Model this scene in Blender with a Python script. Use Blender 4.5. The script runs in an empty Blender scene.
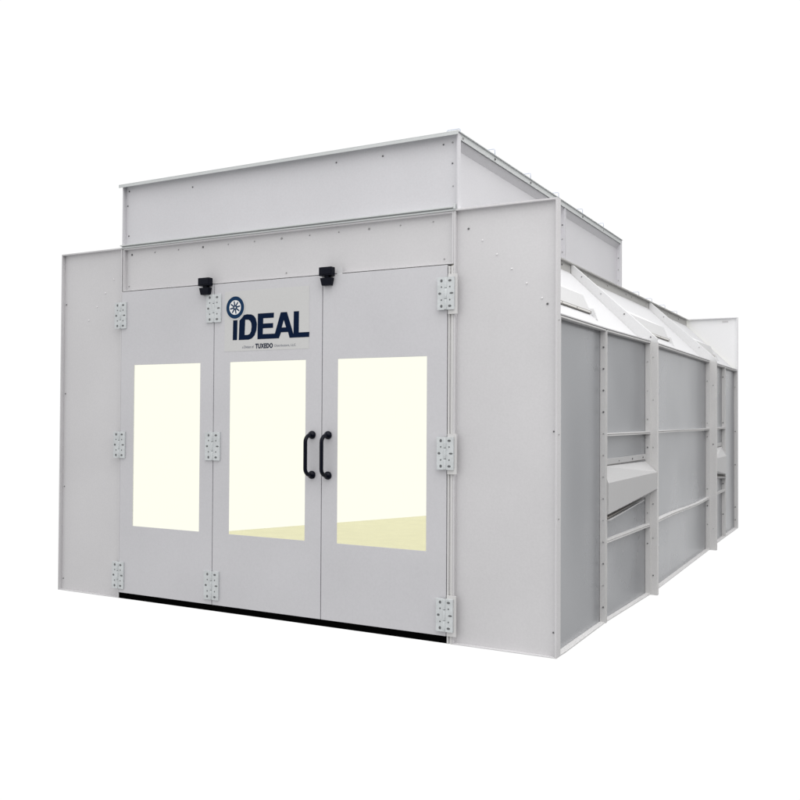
import bpy, bmesh, math, random
from mathutils import Vector, Matrix
random.seed(7)
C = bpy.context.scene.collection

# ------------------------------------------------------------ dimensions (metres)
W, D, H = 4.632, 7.961, 3.0        # front width, length, height of the end panels
R = 2.243                          # height of the side walls' top rail
PA, PB, PZ, PE = 0.742, 3.918, 3.534, 4.332   # plenum: left, right, top, length
REC = 0.047                        # depth of the folded flanges
RF = 0.032                         # the same on the front

# ------------------------------------------------------------ materials
def paint(name, col, rough=0.42, spec=0.5, bump=0.12, mottle=0.05, scale=1.3, metal=0, bscale=1.6, bdist=.04):
    m = bpy.data.materials.new(name); m.use_nodes = True
    nt = m.node_tree; N = nt.nodes; L = nt.links
    b = N['Principled BSDF']
    tc = N.new('ShaderNodeTexCoord')
    # slow colour drift of coil-coated sheet, fine speckle, a little dust in the gloss
    n1 = N.new('ShaderNodeTexNoise'); n1.inputs['Scale'].default_value = scale; n1.inputs['Detail'].default_value = 4
    n2 = N.new('ShaderNodeTexNoise'); n2.inputs['Scale'].default_value = 70; n2.inputs['Detail'].default_value = 3
    L.new(tc.outputs['Object'], n1.inputs['Vector']); L.new(tc.outputs['Object'], n2.inputs['Vector'])
    mx = N.new('ShaderNodeMath'); mx.operation = 'ADD'
    a1 = N.new('ShaderNodeMapRange'); a1.inputs['From Min'].default_value = .3; a1.inputs['From Max'].default_value = .7
    a1.inputs['To Min'].default_value = 1 - mottle * .6; a1.inputs['To Max'].default_value = 1 + mottle * .6
    a2 = N.new('ShaderNodeMapRange'); a2.inputs['From Min'].default_value = .3; a2.inputs['From Max'].default_value = .7
    a2.inputs['To Min'].default_value = -mottle * .45; a2.inputs['To Max'].default_value = mottle * .45
    L.new(n1.outputs['Fac'], a1.inputs['Value']); L.new(n2.outputs['Fac'], a2.inputs['Value'])
    L.new(a1.outputs['Result'], mx.inputs[0]); L.new(a2.outputs['Result'], mx.inputs[1])
    mul = N.new('ShaderNodeVectorMath'); mul.operation = 'SCALE'; mul.inputs[0].default_value = col
    L.new(mx.outputs[0], mul.inputs['Scale']); L.new(mul.outputs['Vector'], b.inputs['Base Color'])
    rr = N.new('ShaderNodeMapRange'); rr.inputs['To Min'].default_value = rough - .06; rr.inputs['To Max'].default_value = rough + .1
    L.new(n1.outputs['Fac'], rr.inputs['Value']); L.new(rr.outputs['Result'], b.inputs['Roughness'])
    b.inputs['Specular IOR Level'].default_value = spec; b.inputs['Metallic'].default_value = metal
    if bump:
        n3 = N.new('ShaderNodeTexNoise'); n3.inputs['Scale'].default_value = bscale; n3.inputs['Detail'].default_value = 0
        L.new(tc.outputs['Object'], n3.inputs['Vector'])
        bp = N.new('ShaderNodeBump'); bp.inputs['Strength'].default_value = bump; bp.inputs['Distance'].default_value = bdist
        L.new(n3.outputs['Fac'], bp.inputs['Height']); L.new(bp.outputs['Normal'], b.inputs['Normal'])
    return m
M = {
 'grey':  paint('panel_grey', (.628, .619, .630), bump=.25),
 'door':  paint('door_grey', (.588, .583, .605), rough=.44, bump=.3),
 'plen':  paint('plenum_grey', (.655, .650, .675)),
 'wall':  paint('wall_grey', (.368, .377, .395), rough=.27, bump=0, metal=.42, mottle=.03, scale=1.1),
 'post':  paint('post_grey', (.645, .638, .635), rough=.5),
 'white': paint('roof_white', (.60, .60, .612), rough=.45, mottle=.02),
 'back':  paint('end_panel_brightened', (.86, .86, .87), mottle=.02),  # same kind of panel as the front, bounced brightness put into a paler colour
 'zinc':  paint('zinc_plate', (.60, .625, .635), rough=.4, bump=0, mottle=.12, scale=20),
 'rim':   paint('rim_grey', (.61, .63, .63), rough=.45),
 'bolt':  paint('bolt_steel', (.11, .11, .115), rough=.5, bump=0),
 'rivet': paint('rivet_white', (.85, .85, .85), rough=.5, bump=0),
 'dark':  paint('slot_dark', (.02, .02, .022), rough=.6, bump=0),
 'black': paint('black_plastic', (.003, .004, .010), rough=.3, bump=0, spec=.12),
 'rubber':paint('black_rubber', (.002, .002, .002), rough=.9, bump=0, spec=.0),
 'decal': paint('decal_vinyl', (.605, .603, .598), rough=.5, bump=0, mottle=.03),
 'navy':  paint('navy_ink', (.002, .010, .036), rough=.5, bump=0, mottle=.03, spec=.05),
 'tyre':  paint('blue_ink', (.010, .038, .095), rough=.5, bump=0, mottle=.03, spec=.05),
 'print': paint('grey_ink', (.22, .23, .27), rough=.5, bump=0),
 'lens':  paint('slot_lens', (.80, .79, .76), rough=.4, bump=0),
 'slotm': paint('slot_frame', (.26, .245, .23), rough=.5, bump=0),
 'hole': paint('hinge_hole', (.13, .135, .14), rough=.6, bump=0),
 'faint': paint('painted_bolt', (.33, .33, .33), rough=.5, bump=0),
 'duct': paint('duct_grey', (.500, .497, .500), rough=.42),
 'fixt': paint('fixture_white', (.72, .72, .725), rough=.45),
 'wire': paint('outline_blue', (.50, .54, .64), rough=.4, bump=0),
 'eave': paint('eave_grey', (.46, .455, .44), rough=.5),
 'hous': paint('housing_white', (.70, .70, .705), rough=.5),
 'floor': paint('booth_floor', (.82, .795, .600), rough=.7, bump=0, mottle=.045, scale=6, spec=.1),
}
# interior walls and ceiling glow themselves, standing in for the lit interior
m = bpy.data.materials.new('interior_glow'); m.use_nodes = True; nt = m.node_tree; nt.nodes.clear()
e = nt.nodes.new('ShaderNodeEmission'); e.inputs['Color'].default_value = (1, 1, .865, 1); e.inputs['Strength'].default_value = 1.03
o = nt.nodes.new('ShaderNodeOutputMaterial'); nt.links.new(e.outputs[0], o.inputs['Surface']); M['lit'] = m
# window glass
m = bpy.data.materials.new('window_glass'); m.use_nodes = True; nt = m.node_tree; nt.nodes.clear()
t = nt.nodes.new('ShaderNodeBsdfTransparent'); g = nt.nodes.new('ShaderNodeBsdfGlossy'); g.inputs['Roughness'].default_value = .03
fr = nt.nodes.new('ShaderNodeFresnel'); fr.inputs['IOR'].default_value = 1.25
ge = nt.nodes.new('ShaderNodeNewGeometry'); inv = nt.nodes.new('ShaderNodeMath'); inv.operation = 'SUBTRACT'; inv.inputs[0].default_value = 1
mm = nt.nodes.new('ShaderNodeMath'); mm.operation = 'MULTIPLY'
nt.links.new(ge.outputs['Backfacing'], inv.inputs[1]); nt.links.new(inv.outputs[0], mm.inputs[0]); nt.links.new(fr.outputs[0], mm.inputs[1])
mix = nt.nodes.new('ShaderNodeMixShader'); o = nt.nodes.new('ShaderNodeOutputMaterial')
nt.links.new(mm.outputs[0], mix.inputs[0]); nt.links.new(t.outputs[0], mix.inputs[1]); nt.links.new(g.outputs[0], mix.inputs[2])
nt.links.new(mix.outputs[0], o.inputs['Surface']); M['glass'] = m

# ------------------------------------------------------------ mesh builder
class MB:
    def __init__(s): s.bm = bmesh.new(); s.mi = 0
    def face(s, vs):
        f = s.bm.faces.new(vs); f.material_index = s.mi; return f
    def box(s, x0, x1, y0, y1, z0, z1):
        v = [s.bm.verts.new(p) for p in ((x0,y0,z0),(x1,y0,z0),(x1,y1,z0),(x0,y1,z0),(x0,y0,z1),(x1,y0,z1),(x1,y1,z1),(x0,y1,z1))]
        for q in ((0,3,2,1),(4,5,6,7),(0,1,5,4),(1,2,6,5),(2,3,7,6),(3,0,4,7)): s.face([v[i] for i in q])
        return s
    def loft(s, A, B, cap=True):
        """closed solid between two equal loops"""
        a = [s.bm.verts.new(p) for p in A]; b = [s.bm.verts.new(p) for p in B]; n = len(a)
        for i in range(n): s.face([a[i], a[(i+1)%n], b[(i+1)%n], b[i]])
        if cap: s.face(a[::-1]); s.face(b)
        return s
    def prism_y(s, poly, y0, y1):      # poly in (x,z)
        return s.loft([(x,y0,z) for x,z in poly], [(x,y1,z) for x,z in poly])
    def prism_x(s, poly, x0, x1):      # poly in (y,z)
        return s.loft([(x0,y,z) for y,z in poly], [(x1,y,z) for y,z in poly])
    def tube(s, pts, r, seg=12):
        name_y = lambda q: max(p[1] for p in q)-min(p[1] for p in q) < 1e-6
        rings = []; pts = [Vector(p) for p in pts]
        for i, p in enumerate(pts):
            d = (pts[min(i+1,len(pts)-1)] - pts[max(i-1,0)]).normalized()
            u = d.cross(Vector((.31,.95,0)) if abs(d.x) > .5 or name_y(pts) else Vector((1,0,0))).normalized(); w = d.cross(u)
            rings.append([s.bm.verts.new(p + r*(math.cos(a)*u+math.sin(a)*w)) for a in [2*math.pi*k/seg for k in range(seg)]])
        for A, B in zip(rings, rings[1:]):
            for k in range(seg): s.face([A[k],A[(k+1)%seg],B[(k+1)%seg],B[k]]).smooth = True
        s.face(rings[0][::-1]); s.face(rings[-1]); return s
    def lathe_y(s, cx, cz, prof, seg=16):   # prof: (radius, y)
        rings = [[s.bm.verts.new((cx+r*math.cos(a), y, cz+r*math.sin(a))) for a in [2*math.pi*k/seg for k in range(seg)]] for r, y in prof]
        for A, B in zip(rings, rings[1:]):
            for k in range(seg): s.face([A[k],A[(k+1)%seg],B[(k+1)%seg],B[k]]).smooth = True
        s.face(rings[0]); s.face(rings[-1][::-1]); return s
    def build(s, name, mats, parent, bevel=0, recalc=True):
        if recalc: bmesh.ops.recalc_face_normals(s.bm, faces=s.bm.faces)
        me = bpy.data.meshes.new(name); s.bm.to_mesh(me); s.bm.free()
        for k in (mats if isinstance(mats, (list, tuple)) else [mats]): me.materials.append(M[k])
        o = bpy.data.objects.new(name, me); C.objects.link(o); o.parent = parent
        if bevel:
            b = o.modifiers.new('bevel', 'BEVEL'); b.width = bevel; b.segments = 2; b.limit_method = 'ANGLE'
        return o

booth = bpy.data.objects.new('spray_booth', None); C.objects.link(booth)
booth['label'] = 'grey sheet metal vehicle spray booth with three windowed doors and a raised roof plenum'
booth['category'] = 'spray booth'
def lab(o, t): o['label'] = t; return o

# ------------------------------------------------------------ bolts: each one a little mesh of its own, sub-part of what it holds
bolt_mesh = {}
def bolt(parent, p, axis='y', mat=None, r=.0085):
    """small pan head; axis = outward direction: 'y' faces -y, 'x' faces +x"""
    if mat is None:
        mat = 'bolt' if random.random() < .45 else 'faint'; r = r*random.choice((.65, .8, .9) if mat == 'faint' else (.85, 1.0, 1.0))
    key = (axis, mat, round(r, 4))
    if key not in bolt_mesh:
        b = MB(); b.lathe_y(0, 0, [(r, .001), (r, -.003), (r*.7, -.006), (r*.25, -.007)], 8)
        if axis == 'x': b.bm.transform(Matrix.Rotation(math.pi/2, 4, 'Z'))
        o = b.build('bolt', mat, parent); bolt_mesh[key] = o.data
    else:
        o = bpy.data.objects.new('bolt', bolt_mesh[key]); C.objects.link(o); o.parent = parent
    o.location = p; return o

# ------------------------------------------------------------ FRONT
T = .012                                 # sheet edge thickness as it reads
def front_tray(name, x0, x1, z0, z1, mat, left=True, right=True, top=True, bottom=True, y=0.0, depth=.072):
    b = MB(); b.box(x0, x1, y+RF, y+depth, z0, z1)
    if left:   b.box(x0, x0+T, y, y+RF, z0, z1)
    if right:  b.box(x1-T, x1, y, y+RF, z0, z1)
    xa, xb = x0+(T if left else 0), x1-(T if right else 0)
    if top:    b.box(xa, xb, y, y+RF, z1-T, z1)
    if bottom: b.box(xa, xb, y, y+RF, z0, z0+T*.6)
    return b.build(name, mat, booth, bevel=.0015)
lp = lab(front_tray('front_panel', 0, .745, 0, H, 'grey'), 'narrow grey folded front panel left of the doors')
rp = lab(front_tray('front_panel', 3.887, W, 0, H, 'grey'), 'wide grey folded front panel right of the doors')
for q in [(.035,.92),(.035,.10),(.035,1.75),(.035,2.55)]: bolt(lp, (q[0], RF, q[1]), r=.006)
bolt(lp, (.718, RF, 2.865))
for x, z in [(3.985,2.86),(4.555,2.31),(4.60,.16),(4.60,1.47)]: bolt(rp, (x, RF, z), r=.009 if x < 4.56 else .006)
for k in range(5): bolt(rp, (4.09+.107*k, RF, 2.77-.105*k), mat='rivet', r=.006)
for k in range(4): bolt(lp, (.62-.1*k, RF, 2.74-.115*k), mat='rivet', r=.006)

hp = lab(front_tray('header_panel', .757, 3.8855, 2.6215, H-.012, 'grey', bottom=True), 'long grey panel above the doors')
for k in range(12): bolt(hp, (.83+.262*k, RF, 2.935), mat='faint' if k not in (0, 3) else 'bolt', r=.005 if k % 3 else .0085)
for x in (.80, 1.62, 2.45, 3.80): bolt(hp, (x, RF, 2.665), mat='faint', r=.0055)
# cap flange on top of the header, plenum stands on it
b = MB(); b.box(.735, 3.90, -.010, .05, H-.011, H-.002); b.box(.735, 3.89, .004, .05, H-.002, H+.008); b.box(.735, 3.888, -.018, -.0005, H+.008, H+.018); b.box(.735, 3.888, -.0005, .03, H+.008, H+.018); b.box(3.890, 3.902, -.018, .02, H-.002, H+.036)
b.build('cap_flange', 'rim', booth, bevel=.0015)
# jamb channels each side of the doors
b = MB(); b.box(3.848, 3.860, -.004, .06, 0, 2.608); b.box(3.860, 3.872, .007, .06, 0, 2.608); b.box(3.872, 3.8865, -.002, .06, 0, 2.608)
b.build('door_jamb', 'post', booth, bevel=.001)
# threshold
b = MB(); b.box(.75, 3.845, .004, .07, .001, .048); b.build('threshold_strip', 'rubber', booth)

# doors
door_x = [(.7525, 1.768), (1.7745, 2.807), (2.8135, 3.8415)]
win_x = [(.905, 1.631), (1.940, 2.662), (2.951, 3.686)]
DZ0, DZ1, WZ0, WZ1 = .052, 2.6155, .626, 1.985
labels = ['left door leaf with a tall window', 'middle door leaf with the maker\'s decal above its window', 'right door leaf with a tall window']
doors = []
DY = -.006
for (x0, x1), (a, c), t in zip(door_x, win_x, labels):
    b = MB()
    # leaf with a real opening: eight outer/inner verts each side
    def ring(y, X0, X1, Z0, Z1): return [b.bm.verts.new(p) for p in ((X0,y,Z0),(X1,y,Z0),(X1,y,Z1),(X0,y,Z1))]
    fo, fi = ring(DY, x0, x1, DZ0, DZ1), ring(DY, a, c, WZ0, WZ1)
    bo, bi = ring(.045, x0, x1, DZ0, DZ1), ring(.045, a-.045, c+.02, WZ0-.03, WZ1+.02)
    for i in range(4):
        j = (i+1) % 4
        b.face([fo[i], fo[j], fi[j], fi[i]]); b.face([bo[j], bo[i], bi[i], bi[j]])
        b.face([fo[j], fo[i], bo[i], bo[j]]); b.face([fi[i], fi[j], bi[j], bi[i]])
    d = lab(b.build('door', 'door', booth, bevel=.002), t); doors.append(d)
    b = MB(); b.box(a-.001, c+.001, DY+.003, DY+.008, WZ0-.001, WZ1+.001); b.build('window_pane', 'glass', d)

# dark backing added behind the leaves: blocks leaking interior light, darkens the gaps
b = MB(); b.box(.7465, 3.8475, .0475, .071, 2.560, 2.621)
for x in (1.7713, 2.8103): b.box(x-.05, x+.05, .0475, .071, .05, 2.5598)
b.box(.7465, .80, .0475, .071, .05, 2.5598); b.box(3.79, 3.8475, .0475, .071, .05, 2.5598)
b.build('gap_backing', 'slotm', booth)
# hinges
def hinge(cx, cz, w, parent, block=False):
    b = MB(); h = .226; y = DY
    if block:
        b.mi = 1; b.box(cx+.012, cx+w/2+.018, y-.012, y-.001, cz-h/2-.03, cz+h/2+.022)
        y -= .012
    b.mi = 0
    b.box(cx-w/2, cx-.009, y-.012, y-.001, cz-h/2, cz+h/2); b.box(cx+.009, cx+w/2, y-.012, y-.001, cz-h/2, cz+h/2)
    # knuckle barrel in three lengths
    for k in range(3):
        z0 = cz-h/2+k*h/3
        b.tube([(cx, y-.010, z0+.002), (cx, y-.010, z0+h/3-.002)], .0095, 10)
    b.mi = 2
    def slot(x, z, sx, sz):
        lp_ = [(x+sx/2*math.cos(a), z+sz/2*math.sin(a)) for a in [2*math.pi*q/10 for q in range(10)]]
        b.loft([(p, y-.0132, q) for p, q in lp_], [(p, y-.0118, q) for p, q in lp_])
    for sgn in (-1, 1):
        X = cx + sgn*w*.25
        for dz, q in ((.088,(.019,.022)),(.045,(.011,.012)),(0,(.022,.017)),(-.045,(.011,.012)),(-.088,(.019,.022))):
            ox = sgn*w*.10 if dz == 0 else 0
            sx, sz = q
            if sgn > 0 and abs(dz) != .045: sx, sz = sx*1.35, sz*.75
            slot(X+ox, cz+dz, sx, sz)
    return b.build('hinge', ['zinc', 'post', 'hole'], parent, bevel=.0012)
for cz in (2.413, 1.308, .198):
    hinge(.748, cz, .132, doors[0])
    hinge(1.7715, cz+.008, .150, doors[1])
    hinge(3.8405, cz+.002, .128, doors[2], True)

# pull handles
for cx, d in ((2.728, doors[1]), (2.871, doors[2])):
    b = MB(); y = DY
    for z in (1.421, 1.122):
        b.lathe_y(cx, z, [(.030, y-.001), (.031, y-.010), (.027, y-.022), (.017, y-.030), (.0145, y-.034)], 20)
    pts = []
    for k in range(9):
        a = k/8*math.pi/2; pts.append((cx, y-.028-.066*math.sin(a), 1.421-.052*(1-math.cos(a))))
    for k in range(8, -1, -1):
        a = k/8*math.pi/2; pts.append((cx, y-.028-.066*math.sin(a), 1.122+.052*(1-math.cos(a))))
    b.tube(pts, .0145, 14)
    b.build('pull_handle', 'black', d)

# door switches (body on the header, actuator on the leaf)
for cx in (1.700, 2.866):
    b = MB()
    b.box(cx-.060, cx+.052, -.055, -.004, 2.603, 2.668); b.box(cx-.035, cx+.052, -.062, -.055, 2.612, 2.655)
    b.box(cx-.020, cx+.020, -.045, -.010, 2.590, 2.603)
    b.build('door_switch', 'black', booth, bevel=.004)
    b = MB(); b.loft([(cx-.052,DY-.001,2.588),(cx+.048,DY-.001,2.588),(cx+.036,DY-.001,2.532),(cx-.042,DY-.001,2.532)],
                     [(cx-.052,-.052,2.588),(cx+.048,-.052,2.588),(cx+.036,-.044,2.532),(cx-.042,-.044,2.532)])
    b.build('switch_actuator', 'black', booth, bevel=.003)
b = MB(); b.box(2.935, 2.982, -.003, -.0005, 2.610, 2.664); b.build('switch_tag', 'white', booth)

# decal
b = MB(); b.box(1.880, 2.691, DY-.0012, DY-.0003, 2.071, 2.546)
decal = lab(b.build('maker_decal', 'decal', doors[1]), 'pale rectangular decal reading IDEAL a Division of TUXEDO Distributors, LLC')
def curve_shape(name, loops, y, mat, parent, th=.0006):
    cu = bpy.data.curves.new(name, 'CURVE'); cu.dimensions = '2D'; cu.fill_mode = 'BOTH'; cu.extrude = th/2
    for lp_ in loops:
        s = cu.splines.new('POLY'); s.points.add(len(lp_)-1); s.use_cyclic_u = True
        for p, q in zip(s.points, lp_): p.co = (q[0], q[1], 0, 1)
    tmp = bpy.data.objects.new(name, cu); dg = bpy.context.evaluated_depsgraph_get()
    C.objects.link(tmp); dg.update(); me = bpy.data.meshes.new_from_object(tmp.evaluated_get(dg)); bpy.data.objects.remove(tmp)
    me.transform(Matrix.Rotation(math.pi/2, 4, 'X')); me.transform(Matrix.Translation((0, y, 0)))
    return me
LY = DY-.002
logo = bmesh.new()
def addme(me, bm):
    bm.from_mesh(me); bpy.data.meshes.remove(me)
I = [(1.966,2.316),(2.009,2.316),(2.006,2.159),(1.963,2.159)]
Dl = [(2.023,2.158),(2.029,2.312),(2.054,2.333),(2.073,2.354),(2.102,2.358),(2.145,2.355),(2.172,2.342),(2.190,2.319),(2.201,2.277),(2.196,2.229),(2.179,2.190),(2.153,2.167),(2.122,2.158)]
Dh = [(2.081,2.196),(2.086,2.316),(2.115,2.315),(2.133,2.306),(2.146,2.286),(2.149,2.257),(2.144,2.223),(2.130,2.202),(2.112,2.196)]
E_ = [(2.209,2.358),(2.364,2.358),(2.362,2.319),(2.262,2.319),(2.261,2.278),(2.357,2.278),(2.356,2.241),(2.259,2.241),(2.258,2.196),(2.374,2.196),(2.428,2.357),(2.486,2.357),
      (2.548,2.186),(2.550,2.358),(2.598,2.358),(2.597,2.196),(2.694,2.196),(2.692,2.158),(2.512,2.158),(2.498,2.203),(2.432,2.203),(2.413,2.158),(2.207,2.158)]
Ah = [(2.457,2.297),(2.479,2.240),(2.438,2.240)]
for loops in ([I], [Dl, Dh], [E_, Ah]): addme(curve_shape('letter', loops, LY, 'navy', decal), logo)
me = bpy.data.meshes.new('logo_lettering'); logo.to_mesh(me); logo.free(); me.materials.append(M['navy'])
lo = bpy.data.objects.new('logo_lettering', me); C.objects.link(lo); lo.parent = decal
# wheel mark
wc = (1.986, 2.417)
circ = lambda r, n=48: [(wc[0]+r*math.cos(2*math.pi*k/n), wc[1]+r*math.sin(2*math.pi*k/n)) for k in range(n)]
wb = bmesh.new(); addme(curve_shape('halo', [circ(.098)], LY-.0008, 'decal', decal), wb)
nh = len(wb.faces); addme(curve_shape('tyre', [circ(.088), circ(.058)], LY-.0018, 'tyre', decal), wb)
n1 = len(wb.faces); addme(curve_shape('disc', [circ(.0575)], LY-.0016, 'rivet', decal), wb)
n2 = len(wb.faces)
for k in range(8):
    a = 2*math.pi*k/8 + .2; ca, sa = math.cos(a), math.sin(a)
    P = lambda r, t: (wc[0]+r*ca-t*1.5*sa, wc[1]+r*sa+t*1.5*ca)
    addme(curve_shape('spoke', [[P(.012,-.004), P(.050,-.0035), P(.050,.0035), P(.012,.004)]], LY-.0026, 'tyre', decal), wb)
addme(curve_shape('hub', [circ(.017, 20), circ(.008, 20)], LY-.0034, 'tyre', decal), wb)
wb.faces.ensure_lookup_table()
for i, f in enumerate(wb.faces): f.material_index = 0 if i < nh else 1 if i < n1 else 2 if i < n2 else 1
me = bpy.data.meshes.new('wheel_mark'); wb.to_mesh(me); wb.free()
for k in ('decal', 'tyre', 'rivet'): me.materials.append(M[k])
wo = bpy.data.objects.new('wheel_mark', me); C.objects.link(wo); wo.parent = decal
def text(body, x, z, width, height, mat, bold=0.0):
    cu = bpy.data.curves.new('t', 'FONT'); cu.body = body; cu.size = .1; cu.extrude = .0004; cu.offset = bold; cu.space_character = 1.12 if bold else 1
    tmp = bpy.data.objects.new('t', cu); C.objects.link(tmp); dg = bpy.context.evaluated_depsgraph_get(); dg.update()
    me = bpy.data.meshes.new_from_object(tmp.evaluated_get(dg)); bpy.data.objects.remove(tmp)
    xs = [v.co.x for v in me.vertices]; ys = [v.co.y for v in me.vertices]
    sx = width/(max(xs)-min(xs)); sy = height/(max(ys)-min(ys))
    for v in me.vertices: v.co.x = (v.co.x-min(xs))*sx; v.co.y = (v.co.y-min(ys))*sy
    me.transform(Matrix.Rotation(math.pi/2, 4, 'X')); me.transform(Matrix.Translation((x, LY, z)))
    me.materials.append(M[mat])
    o = bpy.data.objects.new('decal_print', me); C.objects.link(o); o.parent = decal; return o
text('a Division of', 2.060, 2.092, .110, .020, 'print')
text('TUXEDO', 2.187, 2.086, .168, .038, 'navy', .0042)
text('Distributors, LLC', 2.371, 2.092, .198, .020, 'print')

# ------------------------------------------------------------ SIDE WALLS (right one in full, the left mirrored and plain)
def mirror(b): 
    for v in b.bm.verts: v.co.x = W - v.co.x
    return b
def bow(y):
    """the side wall is not quite straight in plan: the middle bays stand a few cm proud"""
    P = [(1.169, 0), (2.456, .038), (2.466, .040), (5.536, .021), (5.546, .008), (6.83, 0)]
    if y <= P[0][0] or y >= P[-1][0]: return 0
    for (a, c), (d, e) in zip(P, P[1:]):
        if a <= y <= d: return c+(e-c)*(y-a)/(d-a)
def bowed(b, limit=9):
    for v in b.bm.verts:
        if v.co.x < limit: v.co.x += bow(v.co.y)
SECT = [(.073, 1.163), (1.175, 2.452), (2.470, 5.532), (5.550, 6.825), (6.837, 7.888)]
XW = W-REC
def wall_section(y0, y1, side, k):
    b = MB()
    # sheet, slightly oil-canned between its folds and the two rails
    NY, NZ = 18, 36; zt = R-.008; g = []
    cells = [0, .603, 1.42, zt] if 0 < k < 4 else [0, zt]
    for i in range(NY+1):
        row = []
        for j in range(NZ+1):
            u = i/NY; z = zt*j/NZ; lo_, hi_ = [(a, c) for a, c in zip(cells, cells[1:]) if a <= z <= c+1e-9][0]
            v = (z-lo_)/(hi_-lo_); q = len(cells)*1.7+k*2.3+lo_*5
            edge = math.sin(math.pi*u)*math.sin(math.pi*v)
            dx = edge*(-.010 + .006*math.sin(q+4.1*u+2.3*v) + .003*math.sin(q*2+7.3*v-3.1*u))
            row.append(b.bm.verts.new((XW+dx, y0+(y1-y0)*u, z)))
        g.append(row)
    for i in range(NY):
        for j in range(NZ): b.face([g[i][j], g[i+1][j], g[i+1][j+1], g[i][j+1]]).smooth = True
    back = [b.bm.verts.new((XW-.024, y, z)) for y, z in ((y0,0),(y1,0),(y1,zt),(y0,zt))]
    b.face(back[::-1])
    b.face([g[i][0] for i in range(NY, -1, -1)] + [back[0], back[1]]); b.face([g[i][NZ] for i in range(NY+1)] + [back[2], back[3]])
    b.face([g[0][j] for j in range(NZ+1)] + [back[3], back[0]]); b.face([g[NY][j] for j in range(NZ, -1, -1)] + [back[1], back[2]])
    b.mi = 1  # folds of the same sheet take a lighter grey to look lit
    b.box(XW, W, y0, y0+.010, .0, R-.008); b.box(XW, W, y1-.010, y1, .0, R-.008)
    b.box(XW, W, y0+.010, y1-.010, R-.019, R-.008)           # top flange
    # bottom flange, a little bent outward along its length
    out = {0:(W+.003, W-.008), 1:(W-.010, W-.004), 2:(W-.002, W-.005), 3:(W-.006, W), 4:(W, W)}[k]
    n = 12; q = []
    for i in range(n+1):
        t = i/n; y = y0+.010+(y1-y0-.020)*t
        xo = out[0]+(out[1]-out[0])*t
        if k == 0 and i == 0: xo = W-.002
        q.append((xo, y))
    lo = [(XW, q[0][1], 0)] + [(x, y, -.001) for x, y in q] + [(XW, q[-1][1], 0)]
    b.loft(lo, [(x, y, z+.010) for x, y, z in lo])
    bowed(b)
    if side < 0: mirror(b)
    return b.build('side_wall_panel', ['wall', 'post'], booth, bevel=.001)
walls = {}
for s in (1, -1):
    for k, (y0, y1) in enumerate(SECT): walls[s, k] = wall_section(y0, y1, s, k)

def rail(y0, y1, z, side, wavy=0):
    b = MB(); n = 14
    for dz, o in ((0, 0), (.0125, -.0025)):
        L = []
        for i in range(n+1):
            t = i/n; L.append((W+o+wavy*.5*math.sin(t*5.2), y0+(y1-y0)*t, z+dz+wavy*math.sin(t*6.0)))
        for a, c in zip(L, L[1:]):
            b.loft([(XW+.0002, a[1], a[2]), a, (a[0], a[1], a[2]+.0085), (XW+.0002, a[1], a[2]+.0085)],
                   [(XW+.0002, c[1], c[2]), c, (c[0], c[1], c[2]+.0085), (XW+.0002, c[1], c[2]+.0085)], cap=True)
    bmesh.ops.remove_doubles(b.bm, verts=b.bm.verts, dist=1e-5)
    bowed(b)
    if side < 0: mirror(b)
    return b.build('wall_rail', 'post', booth)
for s in (1, -1):
    for k in (1, 2, 3):
        y0, y1 = SECT[k][0]+.011, SECT[k][1]-.011
        rail(y0, y1, 1.420, s, .003 if k == 2 else 0)
        rail(y0, y1, .603, s, .011 if k == 2 else 0)

# posts: folded sheet fins that stand proud of the panels, with roof ribs on top
ribs = []
for s in (1, -1):
    for yp in (2.461, 5.541):
        b = MB()
        b.prism_y([(XW-.001,-.004),(4.727,-.004),(4.727,2.2245),(4.640,2.2445),(XW-.001,2.2445)], yp-.0075, yp+.0005)
        b.box(4.715, 4.727, yp+.0005, yp+.040, -.004, 2.235)         # folded return at the back
        if s < 0: mirror(b)
        p = b.build('wall_post', 'post', booth, bevel=.0015)
        if s > 0:
            for z in ((.17, .50, .80, 1.30, 1.72, 2.10) if yp < 3 else (.25, 1.25, 1.95)): bolt(p, (4.690, yp-.0075, z), r=.0075)
        b = MB()
        b.prism_y([(3.936,2.990),(4.727,2.2622),(4.727,2.225),(4.640,2.245),(4.590,2.247),(3.936,2.895)], yp-.0075, yp+.0005)
        b.loft([(3.936,yp+.0005,2.990),(4.727,yp+.0005,2.2622),(4.719,yp+.0005,2.254),(3.936,yp+.0005,2.976)],
               [(3.936,yp+.034,2.990),(4.727,yp+.034,2.2622),(4.719,yp+.034,2.254),(3.936,yp+.034,2.976)])
        if s < 0: mirror(b)
        rb = b.build('roof_rib', 'hous', booth, bevel=.0012)
        if s > 0:
            for t in ((.10, .34, .62, .93) if yp < 3 else (.2, .75)):
                bolt(rb, (3.96+.76*t, yp-.0075, 2.93-.70*t), r=.0065)
# bolts on the narrow fins and panel flanges
for z in [.12+.165*k for k in range(13)]:
    bolt(walls[1, 0], (W-.020, SECT[0][1]-.010-.0005, z), r=.007)
for z in (.45, .72, 1.30, 1.55, 1.80, 2.06): bolt(walls[1, 1], (W+.012, SECT[1][1]-.0105, z), r=.006)
for z in (.30, .52, .72, 1.34, 1.50, 2.0): bolt(walls[1, 2], (W-.006, SECT[2][1]-.0105, z), r=.008)
for z in (.30, .70, 1.50, 2.1): bolt(walls[1, 3], (W-.030, SECT[3][1]-.0105, z), r=.008)
for z in (.12, .30, .9, 1.37, 2.0): bolt(walls[1, 4], (W-.030, SECT[4][1]-.0105, z), r=.008)
for z in (.9, 1.45, 2.2): bolt(rp, (W-.0002, .035, z), 'x', r=.005)

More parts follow.
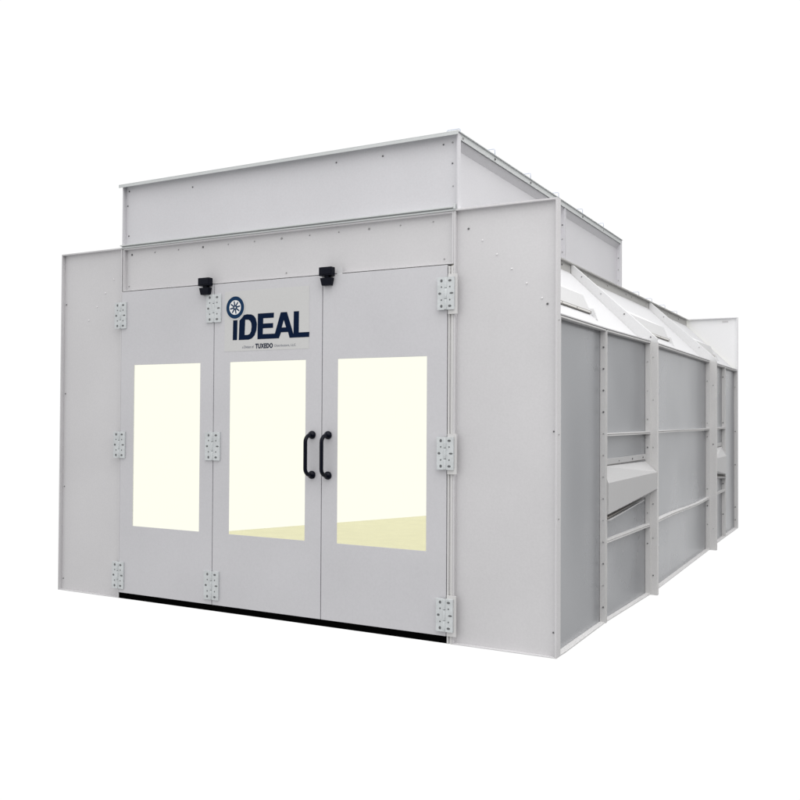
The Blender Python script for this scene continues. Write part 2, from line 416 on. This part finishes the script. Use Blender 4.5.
# duct covers on the wall
def duct_cover(y0, y1, flip=False):
    def Y(t): return y0+(y1-y0)*(1-t if flip else t)
    A = [(4.586,Y(0),1.190),(4.645,Y(0),1.062),(4.645,Y(0),.826),(4.586,Y(0),.786)]
    B = [(4.586,Y(1),1.176),(4.725,Y(1),1.083),(4.725,Y(1),.937),(4.586,Y(1),.860)]
    b = MB(); b.loft(A, B)
    b.box(4.5800, 4.594, y0, y1-.03, 1.195, 1.240)                    # fixing strip
    b.loft([(4.588,Y(0),.762),(4.655,Y(0),.775),(4.655,Y(0),.784),(4.588,Y(0),.771)],
           [(4.588,Y(.82),.822),(4.668,Y(.82),.848),(4.668,Y(.82),.857),(4.588,Y(.82),.831)])   # damper blade
    b.mi = 1
    b.box(4.5855, 4.5925, y0, y1-.03, 1.1905, 1.1948)
    b.loft([(4.600,Y(0),.788),(4.640,Y(0),.792),(4.640,Y(0),.798),(4.600,Y(0),.794)],
           [(4.600,Y(.86),.850),(4.650,Y(.86),.866),(4.650,Y(.86),.872),(4.600,Y(.86),.856)])
    bowed(b, 4.61)
    o = b.build('duct_cover', ['duct', 'slotm'], booth, bevel=.001)
    return o
dc = lab(duct_cover(1.178, 2.450), 'tapered folded air duct cover in the nearer wall bay')
for y in (1.62, 2.0, 2.33): bolt(dc, (4.594+bow(y), y, 1.216), 'x', r=.009)
bolt(dc, (4.652, 2.0, 1.13), 'x', r=.009)
dc = lab(duct_cover(5.552, 6.813, True), 'tapered folded air duct cover in the farther wall bay')
bolt(dc, (4.640, 5.95, 1.14), 'x', r=.009)

# ------------------------------------------------------------ ROOF
for s in (1, -1):
    for y0, y1 in ((.073, 2.452), (2.463, 5.532), (5.543, 7.888)):
        b = MB()
        b.prism_y([(3.930,2.900),(4.592,2.2485),(4.578,2.2385),(3.915,2.888)], y0, y1)      # sloping sheet
        n = 10                                                                              # foot flange on the wall
        for i in range(n):
            ya, yb = (y0+.006+(y1-y0-.012)*q/n for q in (i, i+1))
            b.loft([(4.592,ya,R-.003),(W+.002+bow(ya),ya,R-.003),(W+.002+bow(ya),ya,R+.006),(4.592,ya,R+.006)],
                   [(4.592,yb,R-.003),(W+.002+bow(yb),yb,R-.003),(W+.002+bow(yb),yb,R+.006),(4.592,yb,R+.006)], cap=i in (0, n-1))
        if s < 0: mirror(b)
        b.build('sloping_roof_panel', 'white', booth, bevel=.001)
    b = MB()
    b.box(3.918, 3.930, .073, 7.888, 2.890, 2.992); b.box(3.930, 3.958, .073, 7.888, 2.980, 2.992)
    if s < 0: mirror(b)
    ed = b.build('eave_channel', 'eave', booth, bevel=.001)
    if s > 0:
        for y in (2.2, 3.0, 3.7, 4.45, 4.7, 5.4, 5.9, 6.6, 7.3): bolt(ed, (3.930, y, 2.945), 'x', r=.010)
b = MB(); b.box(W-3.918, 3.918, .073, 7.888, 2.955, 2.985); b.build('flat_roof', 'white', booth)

# light fixture housings on the slopes
def fixture(y0, y1):
    b = MB(); ta = .10                                        # tapered ends
    A = [(4.200,y0-ta*.2,2.640),(4.440,y0,2.515),(4.466,y0,2.395),(4.450,y0,2.380)]
    B = [(4.200,y1-ta*2.6,2.640),(4.440,y1-ta*1.2,2.515),(4.466,y1,2.395),(4.450,y1,2.380)]
    b.loft(A, B)
    # slotted foot strip
    b.mi = 1; b.box(4.462, 4.478, y0+.02, y1-.02, 2.374, 2.397)
    b.mi = 2
    n = 3; L = (y1-y0-.14)/n
    for k in range(n): b.box(4.478, 4.480, y0+.05+k*(L+.02), y0+.05+k*(L+.02)+L, 2.380, 2.392)
    b.mi = 0
    # end bracket
    b.loft([(4.44,y1+.015,2.425),(4.485,y1+.015,2.42),(4.520,y1+.015,2.325),(4.49,y1+.015,2.345)],
           [(4.44,y1+.035,2.425),(4.485,y1+.035,2.42),(4.520,y1+.035,2.325),(4.49,y1+.035,2.345)])
    return b.build('light_fixture', ['fixt', 'slotm', 'lens'], booth, bevel=.0015)
lab(fixture(.18, 1.30), 'wedge shaped light housing on the slope nearest the front')
lab(fixture(2.85, 4.15), 'wedge shaped light housing on the middle slope')
lab(fixture(5.85, 6.98), 'wedge shaped light housing on the farthest slope')

# plenum
def plen_front(y, name):
    b = MB(); s = 1 if y < 1 else -1
    ya, yb = (y+RF, y+.045) if s > 0 else (y-.045, y-RF)
    b.box(PA+.012, PB-.012, min(ya,yb), max(ya,yb), H, PZ-.001)
    f0, f1 = (y, y+.045) if s > 0 else (y-.045, y)
    b.box(PA, PA+.012, f0, f1, H, PZ-.001); b.box(PB-.012, PB, f0, f1, H, PZ-.001)
    return b.build(name, 'plen', booth, bevel=.0015)
pf = lab(plen_front(0, 'plenum_panel'), 'long raised panel at the front of the roof plenum'); plen_front(PE, 'plenum_panel')
for x, z in ((.79,3.485),(.775,3.36),(.79,3.10),(1.50,3.44),(2.9,3.46),(3.30,3.455),(3.79,3.47),(3.86,3.475),(3.86,3.33),(3.865,3.17)): bolt(pf, (x, RF, z), r=.007)
for s in (1, -1):
    for y0, y1 in ((.0455, 2.34), (2.352, PE-.0455)):
        b = MB()
        b.box(PB-.07, PB-REC, y0, y1, 2.993, PZ-.10)
        b.box(PB-REC, PB-.001, y1-.012, y1, 2.993, PZ-.05)
        if y0 > 1: b.box(PB-REC, PB-.001, y0, y0+.010, 2.993, PZ-.05)
        b.loft([(PB-.07,y0,PZ-.10),(PB-REC,y0,PZ-.10),(PB-.012,y0,PZ-.044),(PB-.07,y0,PZ-.044)],
               [(PB-.07,y1-.012,PZ-.10),(PB-REC,y1-.012,PZ-.10),(PB-.012,y1-.012,PZ-.044),(PB-.07,y1-.012,PZ-.044)])
        if s < 0:
            for v in b.bm.verts: v.co.x = PA+PB - v.co.x
        o = b.build('plenum_panel', 'plen', booth, bevel=.0012)
        if s > 0:
            for z in (3.08, 3.2, 3.33): bolt(o, (PB-.025, y1-.0125, z), r=.007)
# rim: folded angle all round the top
b = MB()
b.box(PA-.024, PB+.010, -.022, .07, PZ-.001, PZ+.005); b.box(PA-.024, PB+.010, -.022, -.016, PZ-.022, PZ-.001)
b.box(PB-.05, PB+.010, .07, PE, PZ-.001, PZ+.005); b.box(PB-.009, PB-.001, .0455, PE-.0455, PZ-.044, PZ-.001)
b.box(PA-.024, PA+.05, .07, PE, PZ-.001, PZ+.005); b.box(PA+.05, PB-.05, PE-.07, PE, PZ-.001, PZ+.005)
rim = b.build('plenum_rim', 'rim', booth, bevel=.0012)
for y in (.06, .64, 1.41, 2.13, 2.85, 3.57): bolt(rim, (PB-.001, y+.02, PZ-.024), 'x', r=.010)
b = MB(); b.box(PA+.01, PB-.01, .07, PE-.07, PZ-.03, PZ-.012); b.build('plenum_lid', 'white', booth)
# wire loops added to trace the stepped outlines along the roof edge
def tab(x, y, z, w=.10, h=.050):
    b = MB(); r = .0035                              # bent wire loop: up, across, down
    b.tube([(x, y, z-.004), (x, y, z+h-.006), (x-.006, y, z+h), (x-w+.006, y, z+h), (x-w, y, z+h-.006), (x-w, y, z-.004)], r, 8)
    return b.build('outline_loop', 'wire', booth)
tab(PB, .03, PZ+.005, h=.025)
for y in (.66, 1.43, 2.15, 2.87, 3.6): tab(PB-.002, y, PZ+.005)
for y in (5.05, 5.7, 6.45, 7.2): tab(3.93, y, 2.993, w=.13, h=.055)

# back panel
b = MB()
y = D-.073
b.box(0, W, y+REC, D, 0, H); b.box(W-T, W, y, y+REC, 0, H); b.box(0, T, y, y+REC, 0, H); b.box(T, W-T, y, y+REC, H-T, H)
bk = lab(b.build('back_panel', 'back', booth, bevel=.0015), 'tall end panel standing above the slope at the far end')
b = MB(); b.box(4.42, 4.50, D-.03, D-.0265, 2.93, 2.955); b.build('end_clip', 'grey', booth)

# ------------------------------------------------------------ INTERIOR
b = MB(); b.box(.09, 4.54, .08, 7.86, .27, .30); b.build('booth_floor', 'floor', booth)
pts = [(.085,.078),(.085,1.865),(2.905,7.87),(4.545,7.87),(4.545,.078)]
b = MB()
for (x0, y0), (x1, y1) in zip(pts, pts[1:]):
    d = Vector((x1-x0, y1-y0)).normalized(); nx, ny = -d.y*.01, d.x*.01
    b.loft([(x0,y0,.302),(x1,y1,.302),(x1+nx,y1+ny,.302),(x0+nx,y0+ny,.302)], [(x0,y0,2.2),(x1,y1,2.2),(x1+nx,y1+ny,2.2),(x0+nx,y0+ny,2.2)])
b.build('glowing_inner_wall', 'lit', booth)  # wall surface glows in place of interior lamps
b = MB(); b.box(.09, 4.54, .078, 7.86, 2.202, 2.215); b.build('glowing_ceiling', 'lit', booth)

# ------------------------------------------------------------ WORLD: plain white surround, dimmer low down on the side-wall side
SIDE, FRONT_L, LAMP = .08, .70, 455
w = bpy.data.worlds.new('World'); bpy.context.scene.world = w; w.use_nodes = True
nt = w.node_tree; N = nt.nodes; L = nt.links; bg = N['Background']
tc = N.new('ShaderNodeTexCoord'); sp = N.new('ShaderNodeSeparateXYZ'); L.new(tc.outputs['Generated'], sp.inputs[0])
def mr(src, a, b_, c, d, interp='SMOOTHSTEP'):
    n = N.new('ShaderNodeMapRange'); n.interpolation_type = interp
    n.inputs['From Min'].default_value = a; n.inputs['From Max'].default_value = b_; n.inputs['To Min'].default_value = c; n.inputs['To Max'].default_value = d
    L.new(src, n.inputs['Value']); return n.outputs['Result']
def ma(op, a, b_):
    n = N.new('ShaderNodeMath'); n.operation = op
    for i, q in enumerate((a, b_)):
        if isinstance(q, (int, float)): n.inputs[i].default_value = q
        else: L.new(q, n.inputs[i])
    return n.outputs[0]
low = mr(sp.outputs['Z'], -.05, .45, 1, 0)                # 1 low, 0 high
right = mr(sp.outputs['X'], .15, .60, 0, 1)
front = mr(sp.outputs['Y'], -.45, .05, 1, 0)
lowz = mr(sp.outputs['Z'], -.4, .3, 1, 0)
kR = ma('SUBTRACT', 1, ma('MULTIPLY', ma('MULTIPLY', low, right), 1-SIDE))
kF = ma('SUBTRACT', 1, ma('MULTIPLY', ma('MULTIPLY', front, ma('ADD', ma('MULTIPLY', lowz, .6), .4)), 1-FRONT_L))
top = mr(sp.outputs['Z'], .55, .95, 0, .9)
L.new(ma('ADD', ma('MULTIPLY', ma('MULTIPLY', kR, kF), 1.03), top), bg.inputs['Strength'])
bg.inputs['Color'].default_value = (1, 1, 1, 1)

lamp = bpy.data.lights.new('overhead_softbox', 'AREA'); lamp.shape = 'RECTANGLE'; lamp.size = 8; lamp.size_y = 12
lamp.energy = LAMP; lamp.color = (1, .99, .98)
lo_ = bpy.data.objects.new('overhead_softbox', lamp); C.objects.link(lo_)
lo_.location = (7.6, -1.0, 6.6)
lo_.rotation_euler = Vector((.42, -.28, 1.0)).to_track_quat('Z', 'Y').to_euler()

# ------------------------------------------------------------ CAMERA
Rm = [[0.8782135089051037, 0.4782392734486327, 0.005313201286333629], [0.0037368995617937046, -0.01797029722679227, 0.9998315378098683], [-0.4782541880195617, 0.8780457082344317, 0.017568889914991632]]
cam = bpy.data.cameras.new('camera'); co = bpy.data.objects.new('camera', cam); C.objects.link(co)
r, u, f = (Vector(q) for q in Rm)
co.matrix_world = Matrix(((r.x,u.x,-f.x,6.53185),(r.y,u.y,-f.y,-5.62089),(r.z,u.z,-f.z,1.56749),(0,0,0,1)))
cam.sensor_width = 36; cam.lens = 899.484/800*36; cam.clip_end = 1000; cam.clip_start = .05
S = bpy.context.scene; S.camera = co
S.view_settings.view_transform = 'Standard'; S.view_settings.look = 'None'; S.view_settings.gamma = 1; S.view_settings.exposure = 0
S.render.engine = 'CYCLES'
